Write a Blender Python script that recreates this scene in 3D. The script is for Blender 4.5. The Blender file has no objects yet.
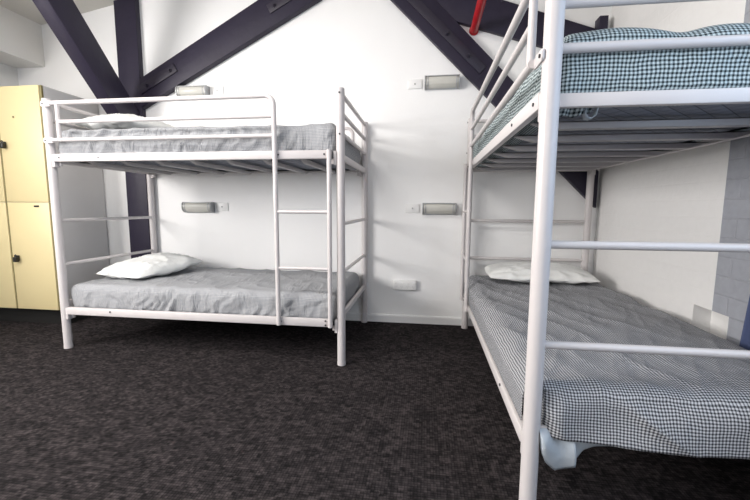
import bpy, bmesh, math, random
from mathutils import Vector, Matrix, noise
random.seed(4)
PI = math.pi
COL = bpy.context.scene.collection

# ------------------------------------------------------------------ materials
def new_mat(name):
    m = bpy.data.materials.new(name); m.use_nodes = True
    nt = m.node_tree; b = nt.nodes['Principled BSDF']
    return m, nt, b

def N(nt, kind, **kw):
    n = nt.nodes.new(kind)
    for k, v in kw.items():
        if k.startswith('i_'):
            n.inputs[k[2:].replace('_', ' ')].default_value = v
        else:
            setattr(n, k, v)
    return n

def simple(name, col, rough=.5, metal=0., bump=0., bscale=40., vary=0., vscale=4., spec=.5):
    m, nt, b = new_mat(name)
    b.inputs['Roughness'].default_value = rough
    b.inputs['Metallic'].default_value = metal
    b.inputs['Specular IOR Level'].default_value = spec
    tc = N(nt, 'ShaderNodeTexCoord')
    nz = N(nt, 'ShaderNodeTexNoise'); nz.inputs['Scale'].default_value = vscale; nz.inputs['Detail'].default_value = 5
    nt.links.new(tc.outputs['Object'], nz.inputs['Vector'])
    mx = N(nt, 'ShaderNodeMix', data_type='RGBA')
    mx.inputs[6].default_value = (*[c*(1-vary) for c in col], 1)
    mx.inputs[7].default_value = (*[min(1, c*(1+vary)) for c in col], 1)
    nt.links.new(nz.outputs['Fac'], mx.inputs[0])
    nt.links.new(mx.outputs[2], b.inputs['Base Color'])
    if bump:
        n2 = N(nt, 'ShaderNodeTexNoise'); n2.inputs['Scale'].default_value = bscale; n2.inputs['Detail'].default_value = 4
        nt.links.new(tc.outputs['Object'], n2.inputs['Vector'])
        bp = N(nt, 'ShaderNodeBump'); bp.inputs['Strength'].default_value = bump; bp.inputs['Distance'].default_value = .01
        nt.links.new(n2.outputs['Fac'], bp.inputs['Height']); nt.links.new(bp.outputs[0], b.inputs['Normal'])
    return m

def math_node(nt, op, a, b=None):
    n = N(nt, 'ShaderNodeMath', operation=op)
    for i, v in enumerate((a, b)):
        if v is None: continue
        if isinstance(v, (int, float)): n.inputs[i].default_value = v
        else: nt.links.new(v, n.inputs[i])
    return n.outputs[0]

def gingham(name, period, dark, mid, light, warp=.0012, crease=.30, flip=1):
    m, nt, b = new_mat(name)
    b.inputs['Roughness'].default_value = .9
    b.inputs['Specular IOR Level'].default_value = .15
    uv = N(nt, 'ShaderNodeTexCoord')
    nz = N(nt, 'ShaderNodeTexNoise'); nz.inputs['Scale'].default_value = 14
    nt.links.new(uv.outputs['UV'], nz.inputs['Vector'])
    sep0 = N(nt, 'ShaderNodeSeparateColor'); nt.links.new(nz.outputs['Color'], sep0.inputs[0])
    sep = N(nt, 'ShaderNodeSeparateXYZ'); nt.links.new(uv.outputs['UV'], sep.inputs[0])
    masks = []
    for ax, c in ((0, 0), (1, 1)):
        w = math_node(nt, 'MULTIPLY', sep0.outputs[c], warp*8)
        s = math_node(nt, 'ADD', sep.outputs[ax], w)
        f = math_node(nt, 'FRACT', math_node(nt, 'DIVIDE', s, period))
        masks.append(math_node(nt, 'LESS_THAN', f, .5))
    tot = math_node(nt, 'MULTIPLY', math_node(nt, 'ADD', *masks), .5)
    r = N(nt, 'ShaderNodeValToRGB'); r.color_ramp.interpolation = 'CONSTANT'
    e = r.color_ramp.elements
    e[0].position = 0; e[0].color = (*light, 1)
    e[1].position = .25; e[1].color = (*mid, 1)
    k = e.new(.75); k.color = (*dark, 1)
    nt.links.new(tot, r.inputs[0]); nt.links.new(r.outputs[0], b.inputs['Base Color'])
    # thin slanted creases in the cloth
    hs = []
    for ang, sx, sy, dist, wgt in ((36, 10, 2.2, 1.2, 1.), (-28, 12, 3, 1.8, .6), (58, 22, 5, 1.5, .45)):
        mp = N(nt, 'ShaderNodeMapping'); mp.inputs['Rotation'].default_value = (0, 0, math.radians(ang*flip)); mp.inputs['Scale'].default_value = (sx, sy, 1)
        nt.links.new(uv.outputs['UV'], mp.inputs[0])
        nb = N(nt, 'ShaderNodeTexNoise', noise_dimensions='2D'); nb.inputs['Scale'].default_value = 1; nb.inputs['Detail'].default_value = 2; nb.inputs['Distortion'].default_value = dist
        nt.links.new(mp.outputs[0], nb.inputs['Vector'])
        a = math_node(nt, 'ABSOLUTE', math_node(nt, 'SUBTRACT', nb.outputs['Fac'], .5))
        hgt = math_node(nt, 'POWER', math_node(nt, 'SUBTRACT', 1., math_node(nt, 'MINIMUM', math_node(nt, 'MULTIPLY', a, 3.2), 1.)), 2.2)
        hs.append(math_node(nt, 'MULTIPLY', hgt, wgt))
    nm = N(nt, 'ShaderNodeTexNoise', noise_dimensions='2D'); nm.inputs['Scale'].default_value = 3.5
    nt.links.new(uv.outputs['UV'], nm.inputs['Vector'])
    msk = math_node(nt, 'MAXIMUM', math_node(nt, 'MULTIPLY', math_node(nt, 'SUBTRACT', nm.outputs['Fac'], .36), 3.), .12)
    hsum = math_node(nt, 'MULTIPLY', math_node(nt, 'ADD', math_node(nt, 'ADD', hs[0], hs[1]), hs[2]), msk)
    bp = N(nt, 'ShaderNodeBump'); bp.inputs['Strength'].default_value = crease; bp.inputs['Distance'].default_value = .012
    nt.links.new(hsum, bp.inputs['Height']); nt.links.new(bp.outputs[0], b.inputs['Normal'])
    return m

def quilt(name, base, line, period):
    m, nt, b = new_mat(name); b.inputs['Roughness'].default_value = .9
    uv = N(nt, 'ShaderNodeTexCoord'); sep = N(nt, 'ShaderNodeSeparateXYZ'); nt.links.new(uv.outputs['UV'], sep.inputs[0])
    p = math_node(nt, 'ADD', sep.outputs[0], sep.outputs[1]); q = math_node(nt, 'SUBTRACT', sep.outputs[0], sep.outputs[1])
    ds = []
    for v in (p, q):
        f = math_node(nt, 'FRACT', math_node(nt, 'DIVIDE', v, period))
        ds.append(math_node(nt, 'ABSOLUTE', math_node(nt, 'SUBTRACT', f, .5)))
    h = math_node(nt, 'MINIMUM', *ds)
    r = N(nt, 'ShaderNodeValToRGB'); e = r.color_ramp.elements
    e[0].position = .0; e[0].color = (*line, 1); e[1].position = .05; e[1].color = (*base, 1)
    nt.links.new(h, r.inputs[0]); nt.links.new(r.outputs[0], b.inputs['Base Color'])
    bp = N(nt, 'ShaderNodeBump'); bp.inputs['Strength'].default_value = .6; bp.inputs['Distance'].default_value = .02
    nt.links.new(h, bp.inputs['Height']); nt.links.new(bp.outputs[0], b.inputs['Normal'])
    return m

def carpet(name):
    m, nt, b = new_mat(name); b.inputs['Roughness'].default_value = 1.; b.inputs['Specular IOR Level'].default_value = .05
    tc = N(nt, 'ShaderNodeTexCoord')
    def cells(sx, sy, off=0.):
        mp = N(nt, 'ShaderNodeMapping'); mp.inputs['Scale'].default_value = (sx, sy, 0); mp.inputs['Location'].default_value = (off, off*1.7, 0)
        nt.links.new(tc.outputs['Object'], mp.inputs[0])
        fl = N(nt, 'ShaderNodeVectorMath', operation='FLOOR'); nt.links.new(mp.outputs[0], fl.inputs[0])
        wn = N(nt, 'ShaderNodeTexWhiteNoise', noise_dimensions='2D'); nt.links.new(fl.outputs[0], wn.inputs['Vector'])
        return wn.outputs['Value'], mp.outputs[0]
    a, _ = cells(26, 42); c, _ = cells(60, 80, .3); d, dv = cells(85, 85, .7)
    big = N(nt, 'ShaderNodeTexNoise'); big.inputs['Scale'].default_value = 9; big.inputs['Detail'].default_value = 4
    nt.links.new(tc.outputs['Object'], big.inputs['Vector'])
    v = math_node(nt, 'ADD', math_node(nt, 'MULTIPLY', a, .30), math_node(nt, 'MULTIPLY', c, .40))
    v = math_node(nt, 'ADD', v, math_node(nt, 'MULTIPLY', d, .30))
    v = math_node(nt, 'ADD', math_node(nt, 'MULTIPLY', v, .80), math_node(nt, 'MULTIPLY', big.outputs['Fac'], .16))
    # loop rows: a dark gap between the tufts
    sp = N(nt, 'ShaderNodeSeparateXYZ'); nt.links.new(dv, sp.inputs[0])
    gx = math_node(nt, 'LESS_THAN', math_node(nt, 'FRACT', sp.outputs[0]), .22)
    gy = math_node(nt, 'LESS_THAN', math_node(nt, 'FRACT', sp.outputs[1]), .25)
    gap = math_node(nt, 'MAXIMUM', gx, gy)
    v = math_node(nt, 'SUBTRACT', v, math_node(nt, 'MULTIPLY', gap, .22))
    r = N(nt, 'ShaderNodeValToRGB'); e = r.color_ramp.elements
    e[0].position = .15; e[0].color = (.010, .0092, .0097, 1)
    e[1].position = .9; e[1].color = (.074, .063, .063, 1)
    k = e.new(.5); k.color = (.032, .0275, .0284, 1)
    nt.links.new(v, r.inputs[0]); nt.links.new(r.outputs[0], b.inputs['Base Color'])
    bp = N(nt, 'ShaderNodeBump'); bp.inputs['Strength'].default_value = .6; bp.inputs['Distance'].default_value = .006
    nt.links.new(v, bp.inputs['Height']); nt.links.new(bp.outputs[0], b.inputs['Normal'])
    return m

def block_wall(name, col, mortar_amt, vary=.03, bump=.5):
    """painted block work: courses run along y, wall plane normal to x"""
    m, nt, b = new_mat(name); b.inputs['Roughness'].default_value = .6
    tc = N(nt, 'ShaderNodeTexCoord'); sep = N(nt, 'ShaderNodeSeparateXYZ'); nt.links.new(tc.outputs['Object'], sep.inputs[0])
    cb = N(nt, 'ShaderNodeCombineXYZ'); nt.links.new(sep.outputs[1], cb.inputs[0]); nt.links.new(sep.outputs[2], cb.inputs[1])
    br = N(nt, 'ShaderNodeTexBrick'); br.inputs['Scale'].default_value = 1
    br.inputs['Brick Width'].default_value = .25; br.inputs['Row Height'].default_value = .0875
    br.inputs['Mortar Size'].default_value = .005; br.inputs['Mortar Smooth'].default_value = .6
    br.inputs['Color1'].default_value = (1, 1, 1, 1); br.inputs['Color2'].default_value = (.93, .93, .93, 1); br.inputs['Mortar'].default_value = (0, 0, 0, 1)
    nt.links.new(cb.outputs[0], br.inputs['Vector'])
    nz = N(nt, 'ShaderNodeTexNoise'); nz.inputs['Scale'].default_value = 26; nz.inputs['Detail'].default_value = 6
    nt.links.new(tc.outputs['Object'], nz.inputs['Vector'])
    h = math_node(nt, 'ADD', math_node(nt, 'MULTIPLY', br.outputs['Color'], mortar_amt), math_node(nt, 'MULTIPLY', nz.outputs['Fac'], .8))
    mx = N(nt, 'ShaderNodeMix', data_type='RGBA')
    mx.inputs[6].default_value = (*[c*(1-vary) for c in col], 1); mx.inputs[7].default_value = (*[min(1, c*(1+vary)) for c in col], 1)
    nt.links.new(nz.outputs['Fac'], mx.inputs[0]); nt.links.new(mx.outputs[2], b.inputs['Base Color'])
    bp = N(nt, 'ShaderNodeBump'); bp.inputs['Strength'].default_value = bump; bp.inputs['Distance'].default_value = .006
    nt.links.new(h, bp.inputs['Height']); nt.links.new(bp.outputs[0], b.inputs['Normal'])
    return m

M = {}
M['wall'] = simple('white wall paint', (.90, .90, .895), .55, bump=.06, bscale=30, vary=.012, vscale=3)
M['side_wall'] = simple('off white wall paint', (.74, .73, .70), .6, bump=.05, bscale=30, vary=.02)
M['ceiling'] = simple('ceiling paint', (.66, .64, .59), .7, bump=.05, vary=.02)
M['block_white'] = block_wall('white painted blocks', (.78, .775, .765), .16, bump=.4)
M['block_grey'] = block_wall('grey blue painted blocks', (.33, .345, .385), .32, .14, 1.)
M['skirt'] = simple('skirting paint', (.84, .84, .84), .35)
M['carpet'] = carpet('charcoal carpet')
M['frame'] = simple('white powder coat', (.60, .568, .566), .36, vary=.02, vscale=9)
M['slat'] = simple('slat steel', (.37, .355, .36), .4, vary=.03)
M['bolt'] = simple('dark screw', (.05, .05, .055), .4, metal=.6)
M['beam'] = simple('dark purple painted timber', (.020, .016, .034), .5, bump=.25, bscale=18, vary=.18, vscale=7, spec=.35)
M['beam_fix'] = simple('painted bracket', (.019, .015, .030), .45, vary=.1)
M['red'] = simple('red pipe paint', (.45, .008, .014), .35, vary=.05)
M['locker'] = simple('cream yellow door', (.73, .62, .35), .45, vary=.03, vscale=2, bump=.02)
M['locker_side'] = simple('grey steel side', (.58, .57, .565), .45, vary=.03)
M['locker_edge'] = simple('olive door edge', (.20, .17, .07), .5, vary=.05)
M['plinth'] = simple('black plinth', (.004, .004, .004), .8, vary=.1)
M['black'] = simple('black plastic', (.012, .011, .01), .35, vary=.1)
M['sheet'] = gingham('gingham cotton', .011, (.026, .036, .041), (.215, .26, .27), (.57, .64, .65), crease=.22)
M['sheet_grey'] = gingham('fine grey gingham cotton', .009, (.225, .23, .245), (.31, .318, .332), (.40, .41, .425), crease=.55, flip=-1)
M['spread'] = gingham('gingham bedspread cotton', .0092, (.036, .038, .044), (.215, .219, .235), (.53, .54, .56), crease=.15)
M['ticking'] = quilt('quilted ticking', (.27, .29, .34), (.05, .055, .07), .075)
M['pillow'] = simple('white pillow cotton', (.76, .77, .755), .9, bump=.8, bscale=13, vary=.02)
M['protector'] = simple('white mattress protector', (.43, .48, .53), .8, bump=.4, bscale=30, vary=.06)
M['lampmetal'] = simple('brushed aluminium', (.42, .43, .44), .38, metal=.35, vary=.04)
M['glass'] = simple('frosted lamp glass', (.58, .575, .53), .22, vary=.02)
M['plastic'] = simple('white plastic', (.84, .84, .83), .35, vary=.01)
M['plastic_grey'] = simple('grey switch plastic', (.45, .45, .45), .4, vary=.02)
M['navy'] = simple('navy cloth', (.055, .075, .16), .85, bump=.3, bscale=60, vary=.12)
M['winframe'] = simple('window frame paint', (.75, .75, .75), .4)

# ------------------------------------------------------------------ mesh helpers
class MB:
    def __init__(s): s.bm = bmesh.new()
    def box(s, lo, hi, bevel=0., seg=2):
        r = bmesh.ops.create_cube(s.bm, size=1)
        lo, hi = Vector(lo), Vector(hi)
        for v in r['verts']:
            v.co = Vector([(lo[i]+hi[i])/2 + v.co[i]*(hi[i]-lo[i]) for i in range(3)])
        if bevel:
            es = list({e for v in r['verts'] for e in v.link_edges})
            bmesh.ops.bevel(s.bm, geom=es, offset=bevel, segments=seg, affect='EDGES', profile=.5)
        return s
    def tube(s, pts, r, seg=16, r_end=None):
        pts = [Vector(p) for p in pts]; n = len(pts); rings = []
        up = None
        for i, p in enumerate(pts):
            t = (pts[min(i+1, n-1)]-pts[max(i-1, 0)]).normalized()
            if up is None:
                up = Vector((0, 0, 1)) if abs(t.z) < .9 else Vector((1, 0, 0))
            a = (up - t*up.dot(t)).normalized(); up = a; b = t.cross(a)
            rr = r if r_end is None else r+(r_end-r)*i/(n-1)
            rings.append([s.bm.verts.new(p + a*(rr*math.cos(2*PI*k/seg)) + b*(rr*math.sin(2*PI*k/seg))) for k in range(seg)])
        for i in range(n-1):
            for k in range(seg):
                s.bm.faces.new((rings[i][k], rings[i][(k+1) % seg], rings[i+1][(k+1) % seg], rings[i+1][k]))
        s.bm.faces.new(rings[0][::-1]); s.bm.faces.new(rings[-1])
        return s
    def prism(s, poly, axis, a, b, bevel=0.):
        """poly: 2D outline in the two other axes, extruded from a to b along axis"""
        def P(q, t):
            c = list(q); c.insert(axis, t); return Vector(c)
        A = [s.bm.verts.new(P(q, a)) for q in poly]; B = [s.bm.verts.new(P(q, b)) for q in poly]; k = len(poly)
        fs = [s.bm.faces.new(A), s.bm.faces.new(B[::-1])]
        for i in range(k):
            fs.append(s.bm.faces.new((A[i], B[i], B[(i+1) % k], A[(i+1) % k])))
        if bevel:
            es = list({e for f in fs for e in f.edges})
            bmesh.ops.bevel(s.bm, geom=es, offset=bevel, segments=2, affect='EDGES', profile=.5)
        return s
    def map(s, f):
        for v in s.bm.verts: v.co = Vector(f(v.co))
        return s
    def build(s, name, mat, parent=None, smooth=35, mats=None):
        bmesh.ops.recalc_face_normals(s.bm, faces=s.bm.faces[:])
        me = bpy.data.meshes.new(name); s.bm.to_mesh(me); s.bm.free()
        return link(name, me, mats or [mat], parent, smooth)

def link(name, me, mats, parent=None, smooth=35):
    for m in mats: me.materials.append(m)
    if smooth:
        for p in me.polygons: p.use_smooth = True
        me.set_sharp_from_angle(angle=math.radians(smooth))
    o = bpy.data.objects.new(name, me); COL.objects.link(o)
    if parent: o.parent = parent
    return o

def tag(o, label, cat, group=None, kind=None):
    if label: o['label'] = label
    if cat: o['category'] = cat
    if group: o['group'] = group
    if kind: o['kind'] = kind
    return o

def thing(name, loc, label, cat, group=None):
    o = bpy.data.objects.new(name, None); COL.objects.link(o)
    o.location = loc; o.empty_display_size = .1
    return tag(o, label, cat, group)

def struct(name, mb, mat, parent=None, **k):
    o = mb.build(name, mat, parent, **k)
    if parent is None: o['kind'] = 'structure'
    return o

# ------------------------------------------------------------------ room shell
XL, XR, YF = -3.66, 1.503, -5.6
def ceil_z(x): return 2.588+.17*(x-XL) if x < -1.0 else 3.04-.19*(x+1.0)
T = .18

mb = MB(); mb.box((XL-T, YF-T, -.12), (XR+T, T, 0)); struct('floor', mb, M['carpet'], smooth=0)
mb = MB(); mb.prism([(XL-T, -.12), (XR+T, -.12), (XR+T, ceil_z(XR+T)), (-1, 3.04), (XL-T, ceil_z(XL-T))], 1, 0, T)
struct('wall_back', mb, M['wall'], smooth=0)
mb = MB()
mb.prism([(XL-T, ceil_z(XL-T)), (-1, 3.04), (XR+T, ceil_z(XR+T)), (XR+T, 3.25), (XL-T, 3.25)], 1, YF-T, T)
struct('ceiling', mb, M['ceiling'], smooth=0)

def holed_wall(mb, x0, x1, ya, yb, za, zb, hole):
    (h0, h1, k0, k1) = hole
    mb.box((x0, ya, za), (x1, h0, zb)); mb.box((x0, h1, za), (x1, yb, zb))
    mb.box((x0, h0, za), (x1, h1, k0)); mb.box((x0, h0, k1), (x1, h1, zb))
W1 = (-4.0, -2.1, 1.2, 2.25)      # window opening in the left wall (y0,y1,z0,z1)
W2 = (-3.75, -2.35, .9, 2.25)    # in the right wall
W3 = (-2.4, .6, 1.2, 2.4)        # in the wall behind the camera (x0,x1)
mb = MB(); holed_wall(mb, XL-T, XL, YF, 0, 0, ceil_z(XL), W1); struct('wall_left', mb, M['side_wall'], smooth=0)

# right wall: white painted block up to y=-1.29, grey-blue paint nearer; one block is missing above the bed
PY = -1.29; R0, R1, RZ0, RZ1 = -1.392, -1.168, .39, .528; RD = .085
mb = MB()
zt = ceil_z(XR)
def wbox(lo, hi): mb.box(lo, hi)
wbox((XR, R1, 0), (XR+T, 0, zt))
wbox((XR, PY, RZ1), (XR+T, R1, zt)); wbox((XR, PY, 0), (XR+T, R1, RZ0))
wbox((XR+RD, R0, RZ0), (XR+T, R1, RZ1))
n_white = len(mb.bm.faces)
wbox((XR, R0, RZ1), (XR+T, PY, zt)); wbox((XR, R0, 0), (XR+T, PY, RZ0))
wbox((XR, W2[1], 0), (XR+T, R0, zt))
wbox((XR, YF, 0), (XR+T, W2[0], zt)); wbox((XR, W2[0], 0), (XR+T, W2[1], W2[2])); wbox((XR, W2[0], W2[3]), (XR+T, W2[1], zt))
mb.bm.faces.ensure_lookup_table()
for i, f in enumerate(mb.bm.faces): f.material_index = 0 if i < n_white else 1
struct('wall_right', mb, None, smooth=0, mats=[M['block_white'], M['block_grey']])

mb = MB()
mb.box((XL, YF-T, 0), (W3[0], YF, 2.6)); mb.box((W3[1], YF-T, 0), (XR, YF, 2.6))
mb.box((W3[0], YF-T, 0), (W3[1], YF, W3[2])); mb.box((W3[0], YF-T, W3[3]), (W3[1], YF, 2.6))
mb.prism([(XL, 2.6), (XR, 2.6), (XR, ceil_z(XR)), (-1, 3.04), (XL, ceil_z(XL))], 1, YF-T, YF)
struct('wall_front', mb, M['side_wall'], smooth=0)

# bulkhead along the left wall under the ceiling
mb = MB(); mb.prism([(XL, 2.272), (-3.362, 2.272), (-3.362, ceil_z(-3.362)), (XL, ceil_z(XL))], 1, YF, 0)
struct('trim_1', mb, M['side_wall'], smooth=0)
mb = MB(); mb.prism([(0, 0), (-.016, 0), (-.016, .058), (-.012, .066), (0, .068)], 0, XL, XR); struct('baseboard_back', mb, M['skirt'], smooth=0)

def window(name, axis, pos, o):
    a0, a1, z0, z1 = o; mb = MB()
    def bar(u0, u1, w0, w1):
        if axis == 0: mb.box((pos-.03, u0, w0), (pos+.03, u1, w1))
        else: mb.box((u0, pos-.03, w0), (u1, pos+.03, w1))
    t = .05
    bar(a0, a0+t, z0, z1); bar(a1-t, a1, z0, z1); bar(a0, a1, z0, z0+t); bar(a0, a1, z1-t, z1)
    bar((a0+a1)/2-t/2, (a0+a1)/2+t/2, z0, z1)
    struct(name, mb, M['winframe'], smooth=0)
window('window_1', 0, XL-.1, W1); window('window_2', 0, XR+.1, W2); window('window_3', 1, YF-.1, W3)

# ------------------------------------------------------------------ timber frame
BY = -.055
post = thing('timber_post', (-2.45, 0, 0), 'dark purple upright timber post against the white back wall behind the left bunk', 'beam')
def rel(o): return (lambda c: (c.x-o.location.x, c.y-o.location.y, c.z-o.location.z))
mb = MB(); mb.prism([(-2.572, 0), (-2.367, 0), (-2.367, ceil_z(-2.367)-.004), (-2.572, ceil_z(-2.572)-.004)], 1, BY, -.0005, .004)
mb.map(rel(post)).build('post', M['beam'], post)

def xz_beam(name, poly, y0, y1, label, mat='beam'):
    o = thing(name, (poly[0][0], 0, poly[0][1]), label, 'beam')
    mb = MB(); mb.prism(poly, 1, y0, y1, .004); mb.map(rel(o)).build('timber', M[mat], o)
    return o
# brace rising to the right from the post
def zl1(x): return 1.984+(x+2.128)*.4974
def zu1(x): return 2.165+(x+2.259)*.5213
b1 = xz_beam('timber_brace', [(-2.366, zl1(-2.366)), (-.72, zl1(-.72)), (-.72, zu1(-.72)), (-2.366, zu1(-2.366))], BY-.008, -.0005,
             'dark purple timber brace rising to the right from the post above the left bunk')
def bracket(o, cx, cz, ang, ln, wd, y, bolts):
    mb = MB(); mb.box((-ln/2, -.005, -wd/2), (ln/2, .005, wd/2), .0015)
    c, s = math.cos(ang), math.sin(ang)
    mb.map(lambda v: (cx+v.x*c-v.z*s-o.location.x, y+v.y, cz+v.x*s+v.z*c-o.location.z))
    br = mb.build('bracket', M['beam_fix'], o)
    for t in bolts:
        mb = MB(); mb.tube([(0, .002, 0), (0, -.014, 0)], .017, 6); mb.tube([(0, -.010, 0), (0, -.026, 0)], .009, 10)
        mb.map(lambda v: (cx+t*c+v.x-o.location.x, y+v.y, cz+t*s+v.z-o.location.z))
        mb.build('bolt', M['beam_fix'], br)
bracket(b1, -2.19, 2.10, .47, .40, .075, BY-.013, (-.11, .145))
bracket(b1, -.98, 2.70, .47, .40, .075, BY-.013, (-.145, .11))
# brace falling to the right, down to the corner
def zl2(x): return 1.802-(x-.682)*1.0030
def zu2(x): return 2.446-(x-.356)*1.034
b2 = xz_beam('timber_brace', [(-.39, zl2(-.39)), (1.476, zl2(1.476)), (1.476, zu2(1.476)), (-.02, zu2(-.02))], -.050, -.0005,
             'dark purple timber brace falling to the right into the corner behind the right bunk')
bracket(b2, .255, 2.385, -PI/4, .90, .07, -.0545, (.05, .29))
# rafter across the upper right
def zb3(x): return 2.446-(x-.356)*.33
def zt3(x): return 2.483-(x-.975)*.358
b3 = xz_beam('roof_rafter', [(-.03, zb3(-.03)), (1.502, zb3(1.502)), (1.502, zt3(1.502)), (-.03, zt3(-.03))], -.046, -.0006,
             'near black sloping roof rafter behind the red pipe at top right')
mb = MB(); mb.box((1.392, -.085, 2.29), (1.452, -.0008, 2.408), .003)
o = mb.build('timber_block', M['beam'], None); tag(o, 'small dark timber block end in the corner at the foot of the roof rafter', 'beam')
# brace coming out into the room from the post
br = thing('timber_brace', (-2.49, -.1, 1.80), 'thick dark purple timber brace leaning out from the post over the lockers', 'beam')
d = Vector((0, -.668, .744)); s0 = -2.50; s1 = -2.38
def yzp(y, z, t): return (y-.668*t, z+.744*t)
A = yzp(-.155, 1.92, -.14); 
E3 = [yzp(-.155, 1.92, t) for t in (-.130, 1.160)]
E2 = [yzp(-.38, 1.858, t) for t in (-.470, 1.243)]
mb = MB(); mb.prism([E3[0], E3[1], E2[1], E2[0]], 0, s0, s1, .005); mb.map(rel(br)).build('timber', M['beam'], br)

# red sprinkler pipe
pp = thing('sprinkler_pipe', (.5, 0, 2.385), 'red sprinkler pipe running out from the wall below the dark rafter', 'pipe')
mb = MB(); mb.tube([(.5, -.001, 2.385), (.497, -1.2, 2.395), (.495, -4.8, 2.405)], .030, 20); mb.map(rel(pp)).build('pipe', M['red'], pp)
mb = MB(); mb.tube([(.5, -.001, 2.385), (.5, -.012, 2.385)], .037, 20); mb.map(rel(pp)).build('collar', M['red'], pp)

# ------------------------------------------------------------------ lockers
LX = -2.830; LY = -.54; LT = 1.932; LB = .137
lk = thing('locker_bank', (-3.26, -.26, 0), 'cream yellow two column locker bank with grey steel side against the back wall', 'locker')
mb = MB(); mb.box((-3.655, LY+.022, LB-.005), (LX, -.02, LT), .003); mb.map(rel(lk)).build('cabinet_body', M['locker_side'], lk)['label'] = 'grey steel locker body'
mb = MB(); mb.box((-3.655, LY+.06, 0), (LX-.01, -.03, LB-.004)); mb.map(rel(lk)).build('plinth', M['plinth'], lk)['label'] = 'black recessed plinth'
SPL = [(LB, 1.0255), (1.0290, LT)]
COLX = [(-3.238, LX-.022), (-3.652, -3.256)]
for ci, (xa, xb) in enumerate(COLX):
    for ri, (za, zb) in enumerate(SPL):
        mb = MB(); mb.box((xa, LY, za), (xb, LY+.020, zb), .002)
        dr = mb.map(rel(lk)).build('door', M['locker'], lk); dr['label'] = 'cream yellow locker door'
        mb = MB(); mb.box((xb+.0005, LY+.006, za), (xb+(.021 if ci == 0 else .012), LY+.020, zb)); mb.map(rel(lk)).build('door_edge', M['locker_edge'], dr)
        hz = (.567, 1.482)[ri]; hx = xa+(.045, .027)[ri]
        mb = MB(); mb.box((hx-.022, LY-.010, hz-.022), (hx+.022, LY+.001, hz+.024), .003)
        mb.box((hx-.006, LY-.038, hz-.030), (hx+.030, LY-.009, hz+.012), .006)
        mb.tube([(hx+.004, LY-.024, hz+.010), (hx+.004, LY-.024, hz+.024), (hx+.012, LY-.024, hz+.030), (hx+.020, LY-.024, hz+.024), (hx+.020, LY-.024, hz+.010)], .004, 8)
        mb.map(rel(lk)).build('handle', M['black'], dr)['label'] = 'black padlocked hasp'
        if ri == 0:
            mb = MB(); mb.box((xb-.135, LY-.004, zb-.038), (xb-.090, LY+.001, zb-.024), .001); mb.map(rel(lk)).build('name_slot', M['black'], dr)
        else:
            mb = MB(); mb.tube([(xa+.140, LY+.001, 1.696), (xa+.140, LY-.004, 1.696)], .008, 12); mb.map(rel(lk)).build('plug', M['locker_edge'], dr)

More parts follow.
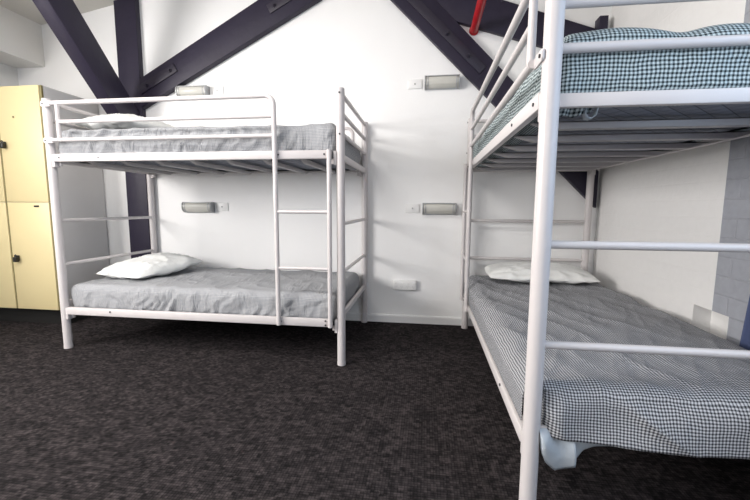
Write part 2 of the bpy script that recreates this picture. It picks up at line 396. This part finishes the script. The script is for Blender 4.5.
# ------------------------------------------------------------------ bunk beds
L, W = 1.98, .9106
ZU, ZL = 1.3176, .2735
G = (1.662, 1.543, 1.429); EE = (1.678, 1.5635, 1.446); LL = (.899, .594)
GO = .038
HP = 1.70
def bunk(loc, f, label, xi=.115):
    bed = thing('bunk_bed', loc, label, 'bunk bed', 'white steel bunk beds')
    def P(mb, name, mat='frame', parent=None):
        return mb.map(lambda c: f(c.x, c.y, c.z)).build(name, M[mat], parent or bed)
    def bolt(par, x, y, z, axis=1, sgn=-1):
        mb = MB(); e = [x, y, z]; e2 = list(e); e2[axis] += sgn*.004; e[axis] -= sgn*.004
        mb.tube([e, e2], .0055, 10); P(mb, 'bolt', 'bolt', par)
    r = .0258
    for x in (0, L):
        for y in (0, W):
            mb = MB(); mb.tube([(x, y, 0), (x, y, .012), (x, y, HP-.006)], r, 24); mb.tube([(x, y, HP-.006), (x, y, HP)], r-.002, 24)
            po = P(mb, 'post')
            mb = MB(); mb.tube([(x, y, 0), (x, y, .02)], r+.0012, 24); P(mb, 'foot_cap', 'frame', po)
            if y == 0:
                for z in (HP-.03, 1.434): bolt(po, x, y-r, z)
    sg = {0: -1, W: 1}
    for z, nm in ((ZU, 'u'), (ZL, 'l')):
        for y in (0, W):
            o = sg[y]
            mb = MB(); ya, yb = sorted((y+o*.023, y-o*.004)); mb.box((.036, ya, z-.025), (L-.055, yb, z+.025), .004)
            rail = P(mb, 'side_rail')
            if y == 0:
                for x, dz in ((.08, 0), (.37, 0), (1.597, 0), (1.885, 0)) if nm == 'u' else ((.372, .008), (1.592, .0), (1.883, .015), (1.883, -.012)):
                    bolt(rail, x, -.023, z+dz)
            for x, s in ((0, 1), (L, -1)):
                mb = MB(); xa, xb = sorted((x+s*.022, x+s*.040)); mb.box((xa, y-.016 if o > 0 else y-.020, z-.062), (xb, y+.018, z+.020), .003)
                xa, xb = sorted((x+s*.022, x+s*.060)); ya, yb = sorted((y-o*.006, y-o*.020)); mb.box((xa, ya, z-.055), (xb, yb, z-.025), .002)
                P(mb, 'rail_bracket', 'frame', rail)
        for x in (0, L):
            zz = z-.031 if nm == 'u' else .300
            mb = MB(); mb.box((x-.011, .022, zz), (x+.011, W-.022, zz+.038), .004); P(mb, 'end_rail')
        for k in range(1, 8):
            x = L*k/8+.005
            t0 = z-.044 if nm == 'u' else z-.022; t1 = t0+.026
            mb = MB(); mb.prism([(.016, t1-.004), (.09, t0), (W-.09, t0), (W-.016, t1-.004), (W-.016, t1), (.016, t1)], 0, x-.018, x+.018, .004); P(mb, 'slat', 'slat')
    for x in (0, L):
        for z in EE+LL:
            mb = MB(); mb.tube([(x, .02, z), (x, W-.02, z)], .0135 if z in EE else .0125, 14); P(mb, 'end_bar')
    for y in (0, W):
        o = sg[y]; gy = y+o*GO; xg = 1.581; R = .055
        arc = [(xg-R+R*math.sin(a), gy, G[0]-R+R*math.cos(a)) for a in [i*PI/2/8 for i in range(9)]]
        bot = .254 if y == 0 else G[2]-.10
        if y == 0:
            mb = MB(); mb.tube([(.06, gy, G[0])]+arc+[(xg, gy, bot)], .0145, 16)
        else:
            mb = MB(); xr = 1.87; arc = [(c[0]+xr-xg, c[1], c[2]) for c in arc]; mb.tube([(.06, gy, G[0])]+arc+[(xr, gy, ZU)], .0145, 16)
        g = P(mb, 'guard_rail')
        xe = xg if y == 0 else 1.87
        mb = MB(); mb.tube([(xi, gy, G[1]), (xe-.004, gy, G[1])], .0125, 14); P(mb, 'guard_bar', 'frame', g)
        mb = MB(); mb.tube([(.06, gy, G[2]), (xe-.004, gy, G[2])], .0125, 14); P(mb, 'guard_bar', 'frame', g)
        mb = MB(); mb.tube([(xi, gy, G[2]), (xi, gy, G[0])], .0125, 14); P(mb, 'guard_post', 'frame', g)
        for z in (G[0], G[2]):   # flattened ends screwed on to the post
            mb = MB(); ya, yb = sorted((y+o*.0245, y+o*.0325))
            mb.prism([(-.016, z-.010), (-.010, z-.017), (.045, z-.018), (.075, z-.013), (.075, z+.013), (.045, z+.018), (-.010, z+.017), (-.016, z+.010)], 1, ya, yb, .002)
            tab = P(mb, 'guard_tab', 'frame', g)
            if y == 0: bolt(tab, 0, -.0325, z)
    # ladder
    xs = 1.918
    mb = MB(); mb.tube([(xs, -GO, .253), (xs, -GO, 1.341)], .0145, 16); st = P(mb, 'ladder_stile')
    for z in (.972, .622):
        mb = MB(); mb.tube([(1.585, -GO, z), (xs-.004, -GO, z)], .0105, 12); P(mb, 'rung')
    for x in (1.581, xs):
        for z in (ZU, ZL):
            mb = MB(); mb.box((x-.012, -.030, z-.012), (x+.012, -.020, z+.012), .002); P(mb, 'ladder_clip', 'frame', st)
    return bed
X1, Y1 = -2.3405, -.9477
X2, Y2F = .4965, -.081-1.978
bunk((X1, Y1, 0), lambda x, y, z: (x, y, z), 'white tubular steel bunk bed beside the yellow lockers, ladder facing the room')
bunk((X2, Y2F, 0), lambda x, y, z: (y, x, z), 'white tubular steel bunk bed along the right wall, nearest the camera, with blue gingham bedding', .08)

# ------------------------------------------------------------------ cloth and mattresses
def lines(h, r, step):
    n = max(2, int(2*(h-r)/step)); core = [-(h-r)+2*(h-r)*i/n for i in range(n+1)]
    e = [r*math.tan(PI/4*t) for t in (.25, .5, .75, 1.)]
    return [-(h-r)-q for q in e[::-1]]+core+[(h-r)+q for q in e]
def rbox(half, r, step, disp, skip_bottom=0., name='x'):
    """rounded box with a dense grid on each side, UVs in metres, displaced along its normal"""
    me = bpy.data.meshes.new(name); bm = bmesh.new(); uvl = bm.loops.layers.uv.new('UVMap')
    ls = [lines(half[i], r if i < 2 else min(r, half[2]*.9), step) for i in range(3)]
    rz = min(r, half[2]*.9); rr = (r, r, rz)
    cache = {}
    def vert(p):
        k = tuple(round(c, 5) for c in p)
        if k in cache: return cache[k]
        c = [max(-(half[i]-rr[i]), min(half[i]-rr[i], p[i])) for i in range(3)]
        dv = Vector([(p[i]-c[i])/rr[i] for i in range(3)]); l = dv.length
        n = dv.normalized() if l > 1e-9 else Vector((0, 0, 1))
        # cube corner -> sphere corner
        q = Vector([c[i]+rr[i]*n[i]*(min(1., max(abs(t) for t in dv)) if l > 1e-9 else 0) for i in range(3)])
        q = disp(q, n)
        cache[k] = bm.verts.new(q); return cache[k]
    for ax in range(3):
        u, v = [i for i in range(3) if i != ax]
        for sgn in (-1, 1):
            for i in range(len(ls[u])-1):
                for j in range(len(ls[v])-1):
                    cs = []
                    for a, b in ((i, j), (i+1, j), (i+1, j+1), (i, j+1)):
                        p = [0, 0, 0]; p[ax] = sgn*half[ax]; p[u] = ls[u][a]; p[v] = ls[v][b]; cs.append(p)
                    if skip_bottom and ax == 2 and sgn < 0 and all(abs(p[0]) < half[0]-skip_bottom and abs(p[1]) < half[1]-skip_bottom for p in cs): continue
                    if (sgn > 0) == (ax == 1): cs = cs[::-1]
                    fc = bm.faces.new([vert(p) for p in cs])
                    for lp, p in zip(fc.loops, cs):
                        lp[uvl].uv = (p[u] + (0 if u == 0 else half[u]), p[v] + (half[v] if v == 2 else 0))
    bmesh.ops.recalc_face_normals(bm, faces=bm.faces[:])
    bm.to_mesh(me); bm.free(); return me

def ridge(p):
    return (1-abs(noise.noise(p)))**4
def cloth_disp(seed, bulge, lump, wr, along=0, flip=1, top=0.0, hz=.09, extra=None):
    off = Vector((seed*7.3, seed*3.1, seed*5.7))
    def f(q, n):
        p = Vector(q)
        t = q.z/hz
        side = max(0., 1-abs(n.z))
        d = bulge*side*(1-t*t)
        d += lump*noise.noise(p*3.1+off)
        a = q[along]; z = q.z
        # slanted creases on the hanging sides, shallow broad ones on top
        m = .5+.5*noise.noise(Vector((a*1.7, 0, 0))+off)
        u = a+flip*z*(.2+1.1*m)
        if side > .3:
            w2 = u+.10*noise.noise(Vector((a*5, z*9, 1))+off)
            k = .25+1.1*max(0, min(1, .5+1.3*noise.noise(Vector((a*2.1, z*3, 7))+off)))
            d += wr*k*side*(ridge(Vector((w2*9, z*2.5+3, q[1-along]*2))+off)-.35)
            d += wr*.6*k*side*(ridge(Vector((w2*23, z*5, q[1-along]*2))+off)-.35)
        if extra: d += extra(q, n)
        d += wr*.45*(1-side)*(ridge(Vector((q.x*5+q.y*3, q.y*5-q.x*2, 0))+off)-.4)
        nn = n.copy()
        return q+nn*d
    return f

def creases(lst, side=-1):
    """folds pulled into the front side of a sheet: (x0, z0, x1, z1, width, depth)"""
    def f(q, n):
        if n.y > -.3: return 0.
        d = 0.
        for x0, z0, x1, z1, w, dp in lst:
            ax, az = x1-x0, z1-z0; t = max(0, min(1, ((q.x-x0)*ax+(q.z-z0)*az)/(ax*ax+az*az)))
            bx = q.x-x0-ax*t-.02*math.sin(t*3); bz = q.z-z0-az*t
            s = bx*az-bz*ax; dist = math.hypot(bx, bz)
            e = math.exp(-(dist/w)**2)*(1-.5*t)
            d += dp*e*(-1 if s > -.3*w*math.hypot(ax, az) else .6)
        return d
    return f
rc = random.Random(7)
def fan(n, xa, xb, zlo, zhi, dp):
    out = []
    for i in range(n):
        x = rc.uniform(xa, xb); z = rc.uniform(zlo, zlo+.05); l = rc.uniform(.05, .13); a = math.radians(rc.uniform(32, 68))
        out.append((x, z, x+l*math.cos(a), min(zhi, z+l*math.sin(a)), rc.uniform(.010, .017), rc.uniform(.5, 1.)*dp))
    return out
def mattress(name, center, half, label, sheet_mat, seed, along, flip, lump=.010, wr=.020, bulge=.012, extra=None):
    o = thing(name, (center[0], center[1], center[2]-half[2]), label, 'mattress', 'single mattresses on the bunks')
    up = Vector((0, 0, half[2]))
    inner = (half[0]-.02, half[1]-.02, half[2]-.012)
    me = rbox(inner, .03, .06, lambda q, n: q+up, 0, 'ticking'); link('ticking', me, [M['ticking']], o, 60)['label'] = 'grey quilted mattress ticking'
    cd = cloth_disp(seed, bulge, lump, wr, along, flip, hz=half[2], extra=extra)
    def df(q, n):
        r = cd(q, n)
        if r.z < -half[2]: r.z = -half[2]
        return r+up
    me = rbox(half, .045, .0135, df, .05, 'fitted_sheet')
    s = link('fitted_sheet', me, [sheet_mat], o, 80)
    return o, s

cx1 = X1+L/2; cy1 = Y1+W/2
ZB = 1.30
mattress('mattress', (cx1-.005, cy1, ZB+.106), (.955, .430, .106), 'grey sheeted mattress on the upper deck of the bunk beside the lockers', M['sheet_grey'], 1, 0, -1,
         extra=creases(fan(26, -.92, .30, -.10, .08, .011)+fan(10, .55, .86, -.09, .09, .013)))
mattress('mattress', (cx1-.01, cy1, .255+.10), (.960, .432, .100), 'grey sheeted mattress on the lower deck of the bunk beside the lockers', M['sheet_grey'], 2, 0, -1, lump=.010,
         extra=creases(fan(20, -.50, .50, -.10, .06, .009)+fan(4, -.85, -.6, -.1, .07, .009)+[(.50, -.10, .66, .03, .020, .022), (.60, -.05, .86, .04, .015, .014), (.64, -.02, .90, .06, .013, .012), (.56, -.09, .60, .0, .014, .014), (-.62, .02, -.48, -.09, .013, .012)]))
cx2 = X2+W/2; cy2 = Y2F+L/2
_, up2 = mattress('mattress', (cx2, cy2, ZB+.103), (.432, .966, .103), 'blue gingham sheeted mattress on the upper deck of the right bunk, quilted underside showing', M['sheet'], 3, 1, 1, lump=.014, wr=.009, bulge=.010,
                  extra=lambda q, n: (max(0, q.z)/.103)*(-.003+.019*math.exp(-((q.x+.27)/.13)**2)-.010*math.exp(-((q.x+.10)/.05)**2)+.009*math.exp(-((q.x-.03)/.10)**2)))
m4, low2 = mattress('mattress', (cx2, cy2-.005, .255+.083), (.415, .955, .083), 'mattress under the gingham bedspread on the lower deck of the right bunk', M['spread'], 4, 1, 1, lump=.0, wr=.0, bulge=0)

# strap loop and a loose bit of sheet under the front end of the upper mattress
par = up2.parent
mb = MB()
pts = [(.612, 1.300), (.607, 1.283), (.615, 1.268), (.628, 1.265), (.640, 1.274), (.646, 1.300)]
for (a, b) in zip(pts, pts[1:]):
    q = [(a[0], -2.01, a[1]), (b[0], -2.01, b[1])]
ring = []
for t in (0, 1):
    ring.append([mb.bm.verts.new((x, -2.018+.020*t+.012*(z < 1.28)*t, z)) for x, z in pts])
for i in range(len(pts)-1): mb.bm.faces.new((ring[0][i], ring[0][i+1], ring[1][i+1], ring[1][i]))
st = mb.map(rel(par)).build('strap', M['protector'], par, 80); st['label'] = 'white strap loop'
md = st.modifiers.new('thick', 'SOLIDIFY'); md.thickness = .003
mb = MB(); nx = 14
rows = []
for j in range(5):
    rows.append([mb.bm.verts.new((.515+.115*i/nx, -2.025+.01*math.sin(i*1.1)+.006*j, 1.302-(.030*j/4)*(1-.4*(i/nx)**2)*(1+.15*math.sin(i*.9)))) for i in range(nx+1)])
uvl = mb.bm.loops.layers.uv.new('UVMap')
for j in range(4):
    for i in range(nx):
        fc = mb.bm.faces.new((rows[j][i], rows[j][i+1], rows[j+1][i+1], rows[j+1][i]))
        for lp in fc.loops: lp[uvl].uv = (lp.vert.co.x, lp.vert.co.z)
sc_ = mb.map(rel(par)).build('sheet_hem', M['sheet'], par, 80); md = sc_.modifiers.new('thick', 'SOLIDIFY'); md.thickness = .002

# loose white protector corner below the bedspread
def skin(name, fn, nu, nv, mat, parent, thick=.002, uvf=None, keep=None):
    bm = bmesh.new(); uvl = bm.loops.layers.uv.new('UVMap')
    V = [[bm.verts.new(fn(i/nu, j/nv)) for j in range(nv+1)] for i in range(nu+1)]
    for i in range(nu):
        for j in range(nv):
            if keep and not keep((i+.5)/nu, (j+.5)/nv): continue
            fc = bm.faces.new((V[i][j], V[i+1][j], V[i+1][j+1], V[i][j+1]))
            for lp, (a, b) in zip(fc.loops, ((i, j), (i+1, j), (i+1, j+1), (i, j+1))):
                lp[uvl].uv = uvf(a/nu, b/nv) if uvf else (a/nu, b/nv)
    bmesh.ops.delete(bm, geom=[v for v in bm.verts if not v.link_faces], context='VERTS')
    bmesh.ops.recalc_face_normals(bm, faces=bm.faces[:])
    me = bpy.data.meshes.new(name); bm.to_mesh(me); bm.free()
    o = link(name, me, [mat], parent, 80)
    if thick:
        md = o.modifiers.new('thick', 'SOLIDIFY'); md.thickness = thick
    return o
def lerp_poly(poly, t):
    t = t*(len(poly)-1); i = min(int(t), len(poly)-2); u = t-i
    return [poly[i][k]*(1-u)+poly[i+1][k]*u for k in range(len(poly[0]))]
pl = m4.location
low_edge = [(.518, .300), (.524, .255), (.540, .218), (.572, .186), (.604, .198), (.628, .212)]
def corner_a(u, v):
    e = lerp_poly(low_edge, u); tx = .515+.10*u; z = .335*(1-v)+e[1]*v; x = tx*(1-v)+e[0]*v
    return Vector((x, -2.060-.022*math.sin(v*PI*.9)-.008*math.sin(u*7), z))-pl
c1 = skin('protector_corner', corner_a, 18, 12, M['protector'], m4); c1['label'] = 'loose white mattress protector corner'
low2e = [(.600, .196), (.626, .206), (.645, .228), (.660, .252), (.690, .270), (.75, .280)]
def corner_b(u, v):
    e = lerp_poly(low2e, u); tx = .585+.17*u; z = .335*(1-v)+e[1]*v; x = tx*(1-v)+e[0]*v
    return Vector((x, -2.050-.012*math.sin(v*PI*.9)+.012*math.sin(u*3), z))-pl
skin('protector_corner', corner_b, 18, 12, M['protector'], m4)['label'] = 'loose white mattress protector corner'

# bedspread draped over the lower right mattress
ZS = .462
def arc_drop(l, r):
    if l <= 0: return 0., 0.
    if l < r*PI/2: return r*math.sin(l/r), r*(1-math.cos(l/r))
    return r, r+l-r*PI/2
bs = thing('bedspread', (cx2, cy2, ZS), 'grey blue gingham bedspread draped over the foot end of the lower right bunk', 'bedspread')
U0, U1, V0, V1 = .365, 1.52, -2.214, -.02
AX, BX, AY, BY_ = .555, 1.385, -2.006, -.135
def spread(u, v):
    cu = U0+(U1-U0)*u; cv = V0+(V1-V0)*v
    x, y = cu, cv; D = E = Rr = Bk = 0
    if cu < AX:
        dx, D = arc_drop(AX-cu, .085); x = AX-dx
    if cu > BX:
        dx, Rr = arc_drop(cu-BX, .035); x = BX+dx
    if cv < AY:
        dy, E = arc_drop(AY-cv, .088); y = AY-dy
    if cv > BY_:
        dy, Bk = arc_drop(cv-BY_, .05); y = BY_+dy
    p = Vector((cu, cv, 0))
    lump = .016*noise.noise(p*2.6+Vector((3, 1, 0)))+.008*noise.noise(p*6)
    cre = .0085*(ridge(Vector((cu*7+cv*2.4, cv*1.3-cu*.5, 2)))-.45)+.004*(ridge(Vector((cu*13-cv*5, cv*3, 5)))-.4)
    top = 1/(1+60*(D+E+Rr+Bk))
    z = ZS-max(D, E, Rr, Bk)+(lump+cre)*top+.004*math.sin(cv*2)+.014*top*min(1, max(0, cu-1.0)/.3)
    if E > .02:   # soft diagonal folds in the front drape
        k = min(1, E/.06)
        y -= k*(.010*math.sin((cu*9-(cv*14)))*(.5+noise.noise(Vector((cu*2, 0, 4))))+.020*(1-.75*min(1, max(0, E-.08)/.09))*(ridge(Vector((cu*3.2+cv*5.5, cv*2.2-cu*.7, 8)))-.45))
        y = max(y, -2.112)
        if cu < .585: y += .036*k*((.585-cu)/.06)**2
        z += .004*math.sin(cu*6)
        z -= k*max(0, cu-.55)*.020
    if D > .02:
        k = min(1, D/.06); x -= k*.010*(noise.noise(Vector((0, cv*6, D*6)))+.2)
        x = max(x, .473)
    return Vector((x, y, z))-bs.location
def keep(u, v):
    cu = U0+(U1-U0)*u; cv = V0+(V1-V0)*v
    if cv < -2.02 and (cu < .5255 or cu > 1.372): return False
    if cu < .535 and cv > -.135: return False
    if cu > 1.37 and cv > -.12: return False
    if cu < AX-.001-.235: return False
    return True
skin('bedspread_cloth', spread, 150, 250, M['spread'], bs, .003, lambda u, v: (U0+(U1-U0)*u, V0+(V1-V0)*v), keep)

# ------------------------------------------------------------------ pillows
def pillow(loc, lx, ly, h, rotz, tilt, label, seed, sag=.0):
    off = Vector((seed*4.1, seed, seed*2.3)); n = 40
    bm = bmesh.new(); V = {}
    for s in (1, -1):
        for i in range(n+1):
            for j in range(n+1):
                u = -1+2*i/n; v = -1+2*j/n
                edge = i in (0, n) or j in (0, n)
                if s < 0 and edge: V[(s, i, j)] = V[(1, i, j)]; continue
                pin = 1-.02*(1-v*v)*abs(u)**3-.05*abs(u*v)**2; pin2 = 1-.03*(1-u*u)*abs(v)**3-.07*abs(u*v)**2
                x = u*lx/2*pin; y = v*ly/2*pin2
                th = h/2*((1-abs(u)**2.2)**.60)*((1-abs(v)**2.3)**.60)
                cr = .016*(ridge(Vector((u*3.0+v*1.5, v*3.5-u, s))+off)-.4)*(0 if edge else 1)*min(1, th/(.02))
                z = s*th*(1. if s > 0 else .55)+cr+.012*noise.noise(Vector((u*1.4, v*1.4, 0))+off)*(1-abs(u)**4)
                z += -sag*(u*u)
                V[(s, i, j)] = bm.verts.new((x, y, z))
    for s in (1, -1):
        for i in range(n):
            for j in range(n):
                q = [V[(s, i, j)], V[(s, i+1, j)], V[(s, i+1, j+1)], V[(s, i, j+1)]]
                bm.faces.new(q if s > 0 else q[::-1])
    me = bpy.data.meshes.new('pillow'); bm.to_mesh(me); bm.free()
    o = link('pillow', me, [M['pillow']], None, 80)
    o.location = loc; o.rotation_euler = (tilt[0], tilt[1], rotz)
    return tag(o, label, 'pillow', 'white pillows')
pillow((-2.045, -.44, .505), .64, .50, .19, math.radians(76), (0, math.radians(-4)), 'white pillow lying askew on the lower mattress beside the lockers', 1)
pillow((-2.06, -.50, 1.575), .70, .50, .19, math.radians(85), (0, 0), 'white pillow on the upper mattress beside the lockers', 2)
pillow((.995, -.29, .512), .76, .44, .150, math.radians(-2), (math.radians(2), 0), 'white pillow on the gingham bedspread against the head of the right bunk', 3)

# ------------------------------------------------------------------ wall lamps, switches, outlet
def wall_light(x, z, label):
    o = thing('wall_light', (x, 0, z), label, 'wall light', 'bedside wall lights')
    w = .138; h = .047; dp = .078
    prof = [(-.0, h), (-dp*.72, h)]+[(-dp*.72-(dp*.28)*math.sin(a), h*math.cos(a)) if a < .01 else (-dp*(.72+.28*math.sin(a)), h*.0+h*math.cos(a)*1.0) for a in [PI*i/12 for i in range(1, 7)]]
    prof = [(0, h), (-.058, h), (-.070, h*.86), (-dp, h*.45), (-dp, h*.1), (-.070, -h*.45), (-.052, -h*.85), (-.03, -h), (0, -h)]
    inn = [(p[0]*.93 if p[0] < 0 else 0, p[1]*.88) for p in prof]
    mb = MB(); mb.box((-w, -.012, -h), (w, -.0005, h), .002); mb.build('back_plate', M['lampmetal'], o)
    mb = MB(); mb.prism([(min(p[0], -.0005), p[1]) for p in inn], 0, -w+.012, w-.012, .001); mb.build('diffuser', M['glass'], o, 50)['label'] = 'frosted glass diffuser'
    for s in (-1, 1):
        a, b = sorted((s*w, s*(w-.010))); mb = MB(); mb.prism([(min(p[0], -.0005), p[1]) for p in prof], 0, a, b, .001); mb.build('end_cap', M['lampmetal'], o)
        a, b = sorted((s*(w-.022), s*(w-.030))); mb = MB(); mb.prism([(min(p[0]*.97, -.0005), p[1]*.95) for p in prof], 0, a, b, .001); mb.build('clip', M['lampmetal'], o)
    mb = MB(); mb.box((-w, -.060, h-.004), (w, -.0006, h+.003), .001); mb.build('top_cover', M['lampmetal'], o)
    return o
wall_light(-1.882, 1.99, 'grey bedside wall light above the upper mattress of the left bunk')
wall_light(-1.882, .99, 'grey bedside wall light above the lower mattress of the left bunk')
wall_light(.262, 1.995, 'grey bedside wall light beside the falling timber brace, upper of the right pair')
wall_light(.264, .990, 'grey bedside wall light left of the right bunk ladder, lower of the right pair')
def switch(x, z, label):
    o = thing('light_switch', (x, 0, z), label, 'light switch', 'white light switches')
    mb = MB(); mb.box((-.057, -.010, -.037), (.057, -.0005, .037), .003); mb.build('switch_plate', M['plastic'], o)
    mb = MB(); mb.tube([(0, -.008, 0), (0, -.015, 0)], .007, 12); mb.build('button', M['plastic_grey'], o)['label'] = 'grey push button'
switch(-1.668, 2.005, 'white light switch beside the upper wall light of the left bunk')
switch(-1.668, .998, 'white light switch beside the lower wall light of the left bunk')
switch(.046, 1.998, 'white light switch left of the upper wall light near the timber brace')
switch(.043, .994, 'white light switch left of the lower wall light near the right bunk')
po = thing('power_outlet', (-.006, 0, .336), 'white four gang power outlet low on the wall between the bunks', 'power outlet')
mb = MB(); mb.box((-.105, -.032, -.040), (.093, -.0005, .040), .004); mb.build('outlet_box', M['plastic'], po)
for k in range(4):
    x = -.082+k*.051
    mb = MB(); mb.box((x-.009, -.036, .010), (x+.009, -.030, .024), .002); mb.build('rocker', M['plastic'], po)
    mb = MB()
    for dx, dz, an in ((-.008, -.010, .5), (.008, -.010, -.5), (0, -.022, 0)):
        m2 = MB(); m2.box((-.0012, -.0335, -.004), (.0012, -.0315, .004)); c, s = math.cos(an), math.sin(an)
        m2.map(lambda v: (x+dx+v.x*c-v.z*s, v.y, dz+v.x*s+v.z*c))
        tmp = bpy.data.meshes.new('t'); m2.bm.to_mesh(tmp); m2.bm.free(); mb.bm.from_mesh(tmp); bpy.data.meshes.remove(tmp)
    mb.build('socket', M['plastic_grey'], po)

# ------------------------------------------------------------------ navy curtain by the right window
cu = thing('curtain', (1.455, -1.78, 0), 'navy blue curtain hanging on the grey wall past the foot of the right bunk', 'curtain')
def curt(u, v):
    z = 2.32-2.27*v; fl = 1+.06*v
    y = -1.80+(.225+.075*max(0, v-.62)/.38)*(u*2-1)
    x = 1.462-.018*math.sin(u*PI*2*5+.6)-.006*math.sin(u*17+v*3)
    return Vector((x, y, z))-cu.location
skin('curtain_cloth', curt, 90, 30, M['navy'], cu, .003)
mb = MB(); mb.tube([(1.46, -3.9, 2.34), (1.46, -1.52, 2.34)], .012, 14); mb.map(rel(cu)).build('rod', M['lampmetal'], cu)

# ------------------------------------------------------------------ light
def area(name, loc, direction, sx, sy, power, col):
    l = bpy.data.lights.new(name, 'AREA'); l.shape = 'RECTANGLE'; l.size = sx; l.size_y = sy; l.energy = power; l.color = col
    o = bpy.data.objects.new(name, l); COL.objects.link(o); o.location = loc
    o.rotation_euler = Vector(direction).to_track_quat('-Z', 'Y').to_euler()
    return o
area('daylight_left', (XL-.06, (W1[0]+W1[1])/2, (W1[2]+W1[3])/2), (1, .1, -.1), W1[1]-W1[0], W1[3]-W1[2], 168, (1., .955, .925))
area('daylight_right', (XR+.06, (W2[0]+W2[1])/2, (W2[2]+W2[3])/2), (-1, 0, -.1), W2[1]-W2[0], W2[3]-W2[2], 19, (.52, .73, 1.))
area('daylight_front', ((W3[0]+W3[1])/2, YF-.06, (W3[2]+W3[3])/2), (0, 1, -.05), W3[1]-W3[0], W3[3]-W3[2], 12, (1., .97, .96))
area('overhead_fill', (-1.6, -2.3, 2.85), (0, 0, -1), 1.2, .4, 58, (1., .955, .92))  # unseen overhead fill, added to brighten the carpet and lower mattresses

wd = bpy.data.worlds.new('sky'); bpy.context.scene.world = wd; wd.use_nodes = True
bg = wd.node_tree.nodes['Background']; bg.inputs[0].default_value = (.75, .85, 1, 1); bg.inputs[1].default_value = 1.

# ------------------------------------------------------------------ camera
cam = bpy.data.cameras.new('camera'); co = bpy.data.objects.new('camera', cam); COL.objects.link(co)
r_ = Vector((.99112762, .13279520, .00560992)); u_ = Vector((-.02067323, .11232788, .99345612)); f_ = Vector((-.13129606, .98475778, -.11407657))
m = Matrix.Identity(4)
for i in range(3): m[i][0] = r_[i]; m[i][1] = u_[i]; m[i][2] = -f_[i]
m.translation = (.15530098, -3.22453677, 1.00694066)
co.matrix_world = m
cam.sensor_width = 36; cam.lens = 377.756*36/750; cam.clip_start = .02
sc = bpy.context.scene; sc.camera = co
sc.view_settings.view_transform = 'Standard'; sc.view_settings.look = 'None'; sc.view_settings.gamma = 1
sc.view_settings.exposure = 0.2
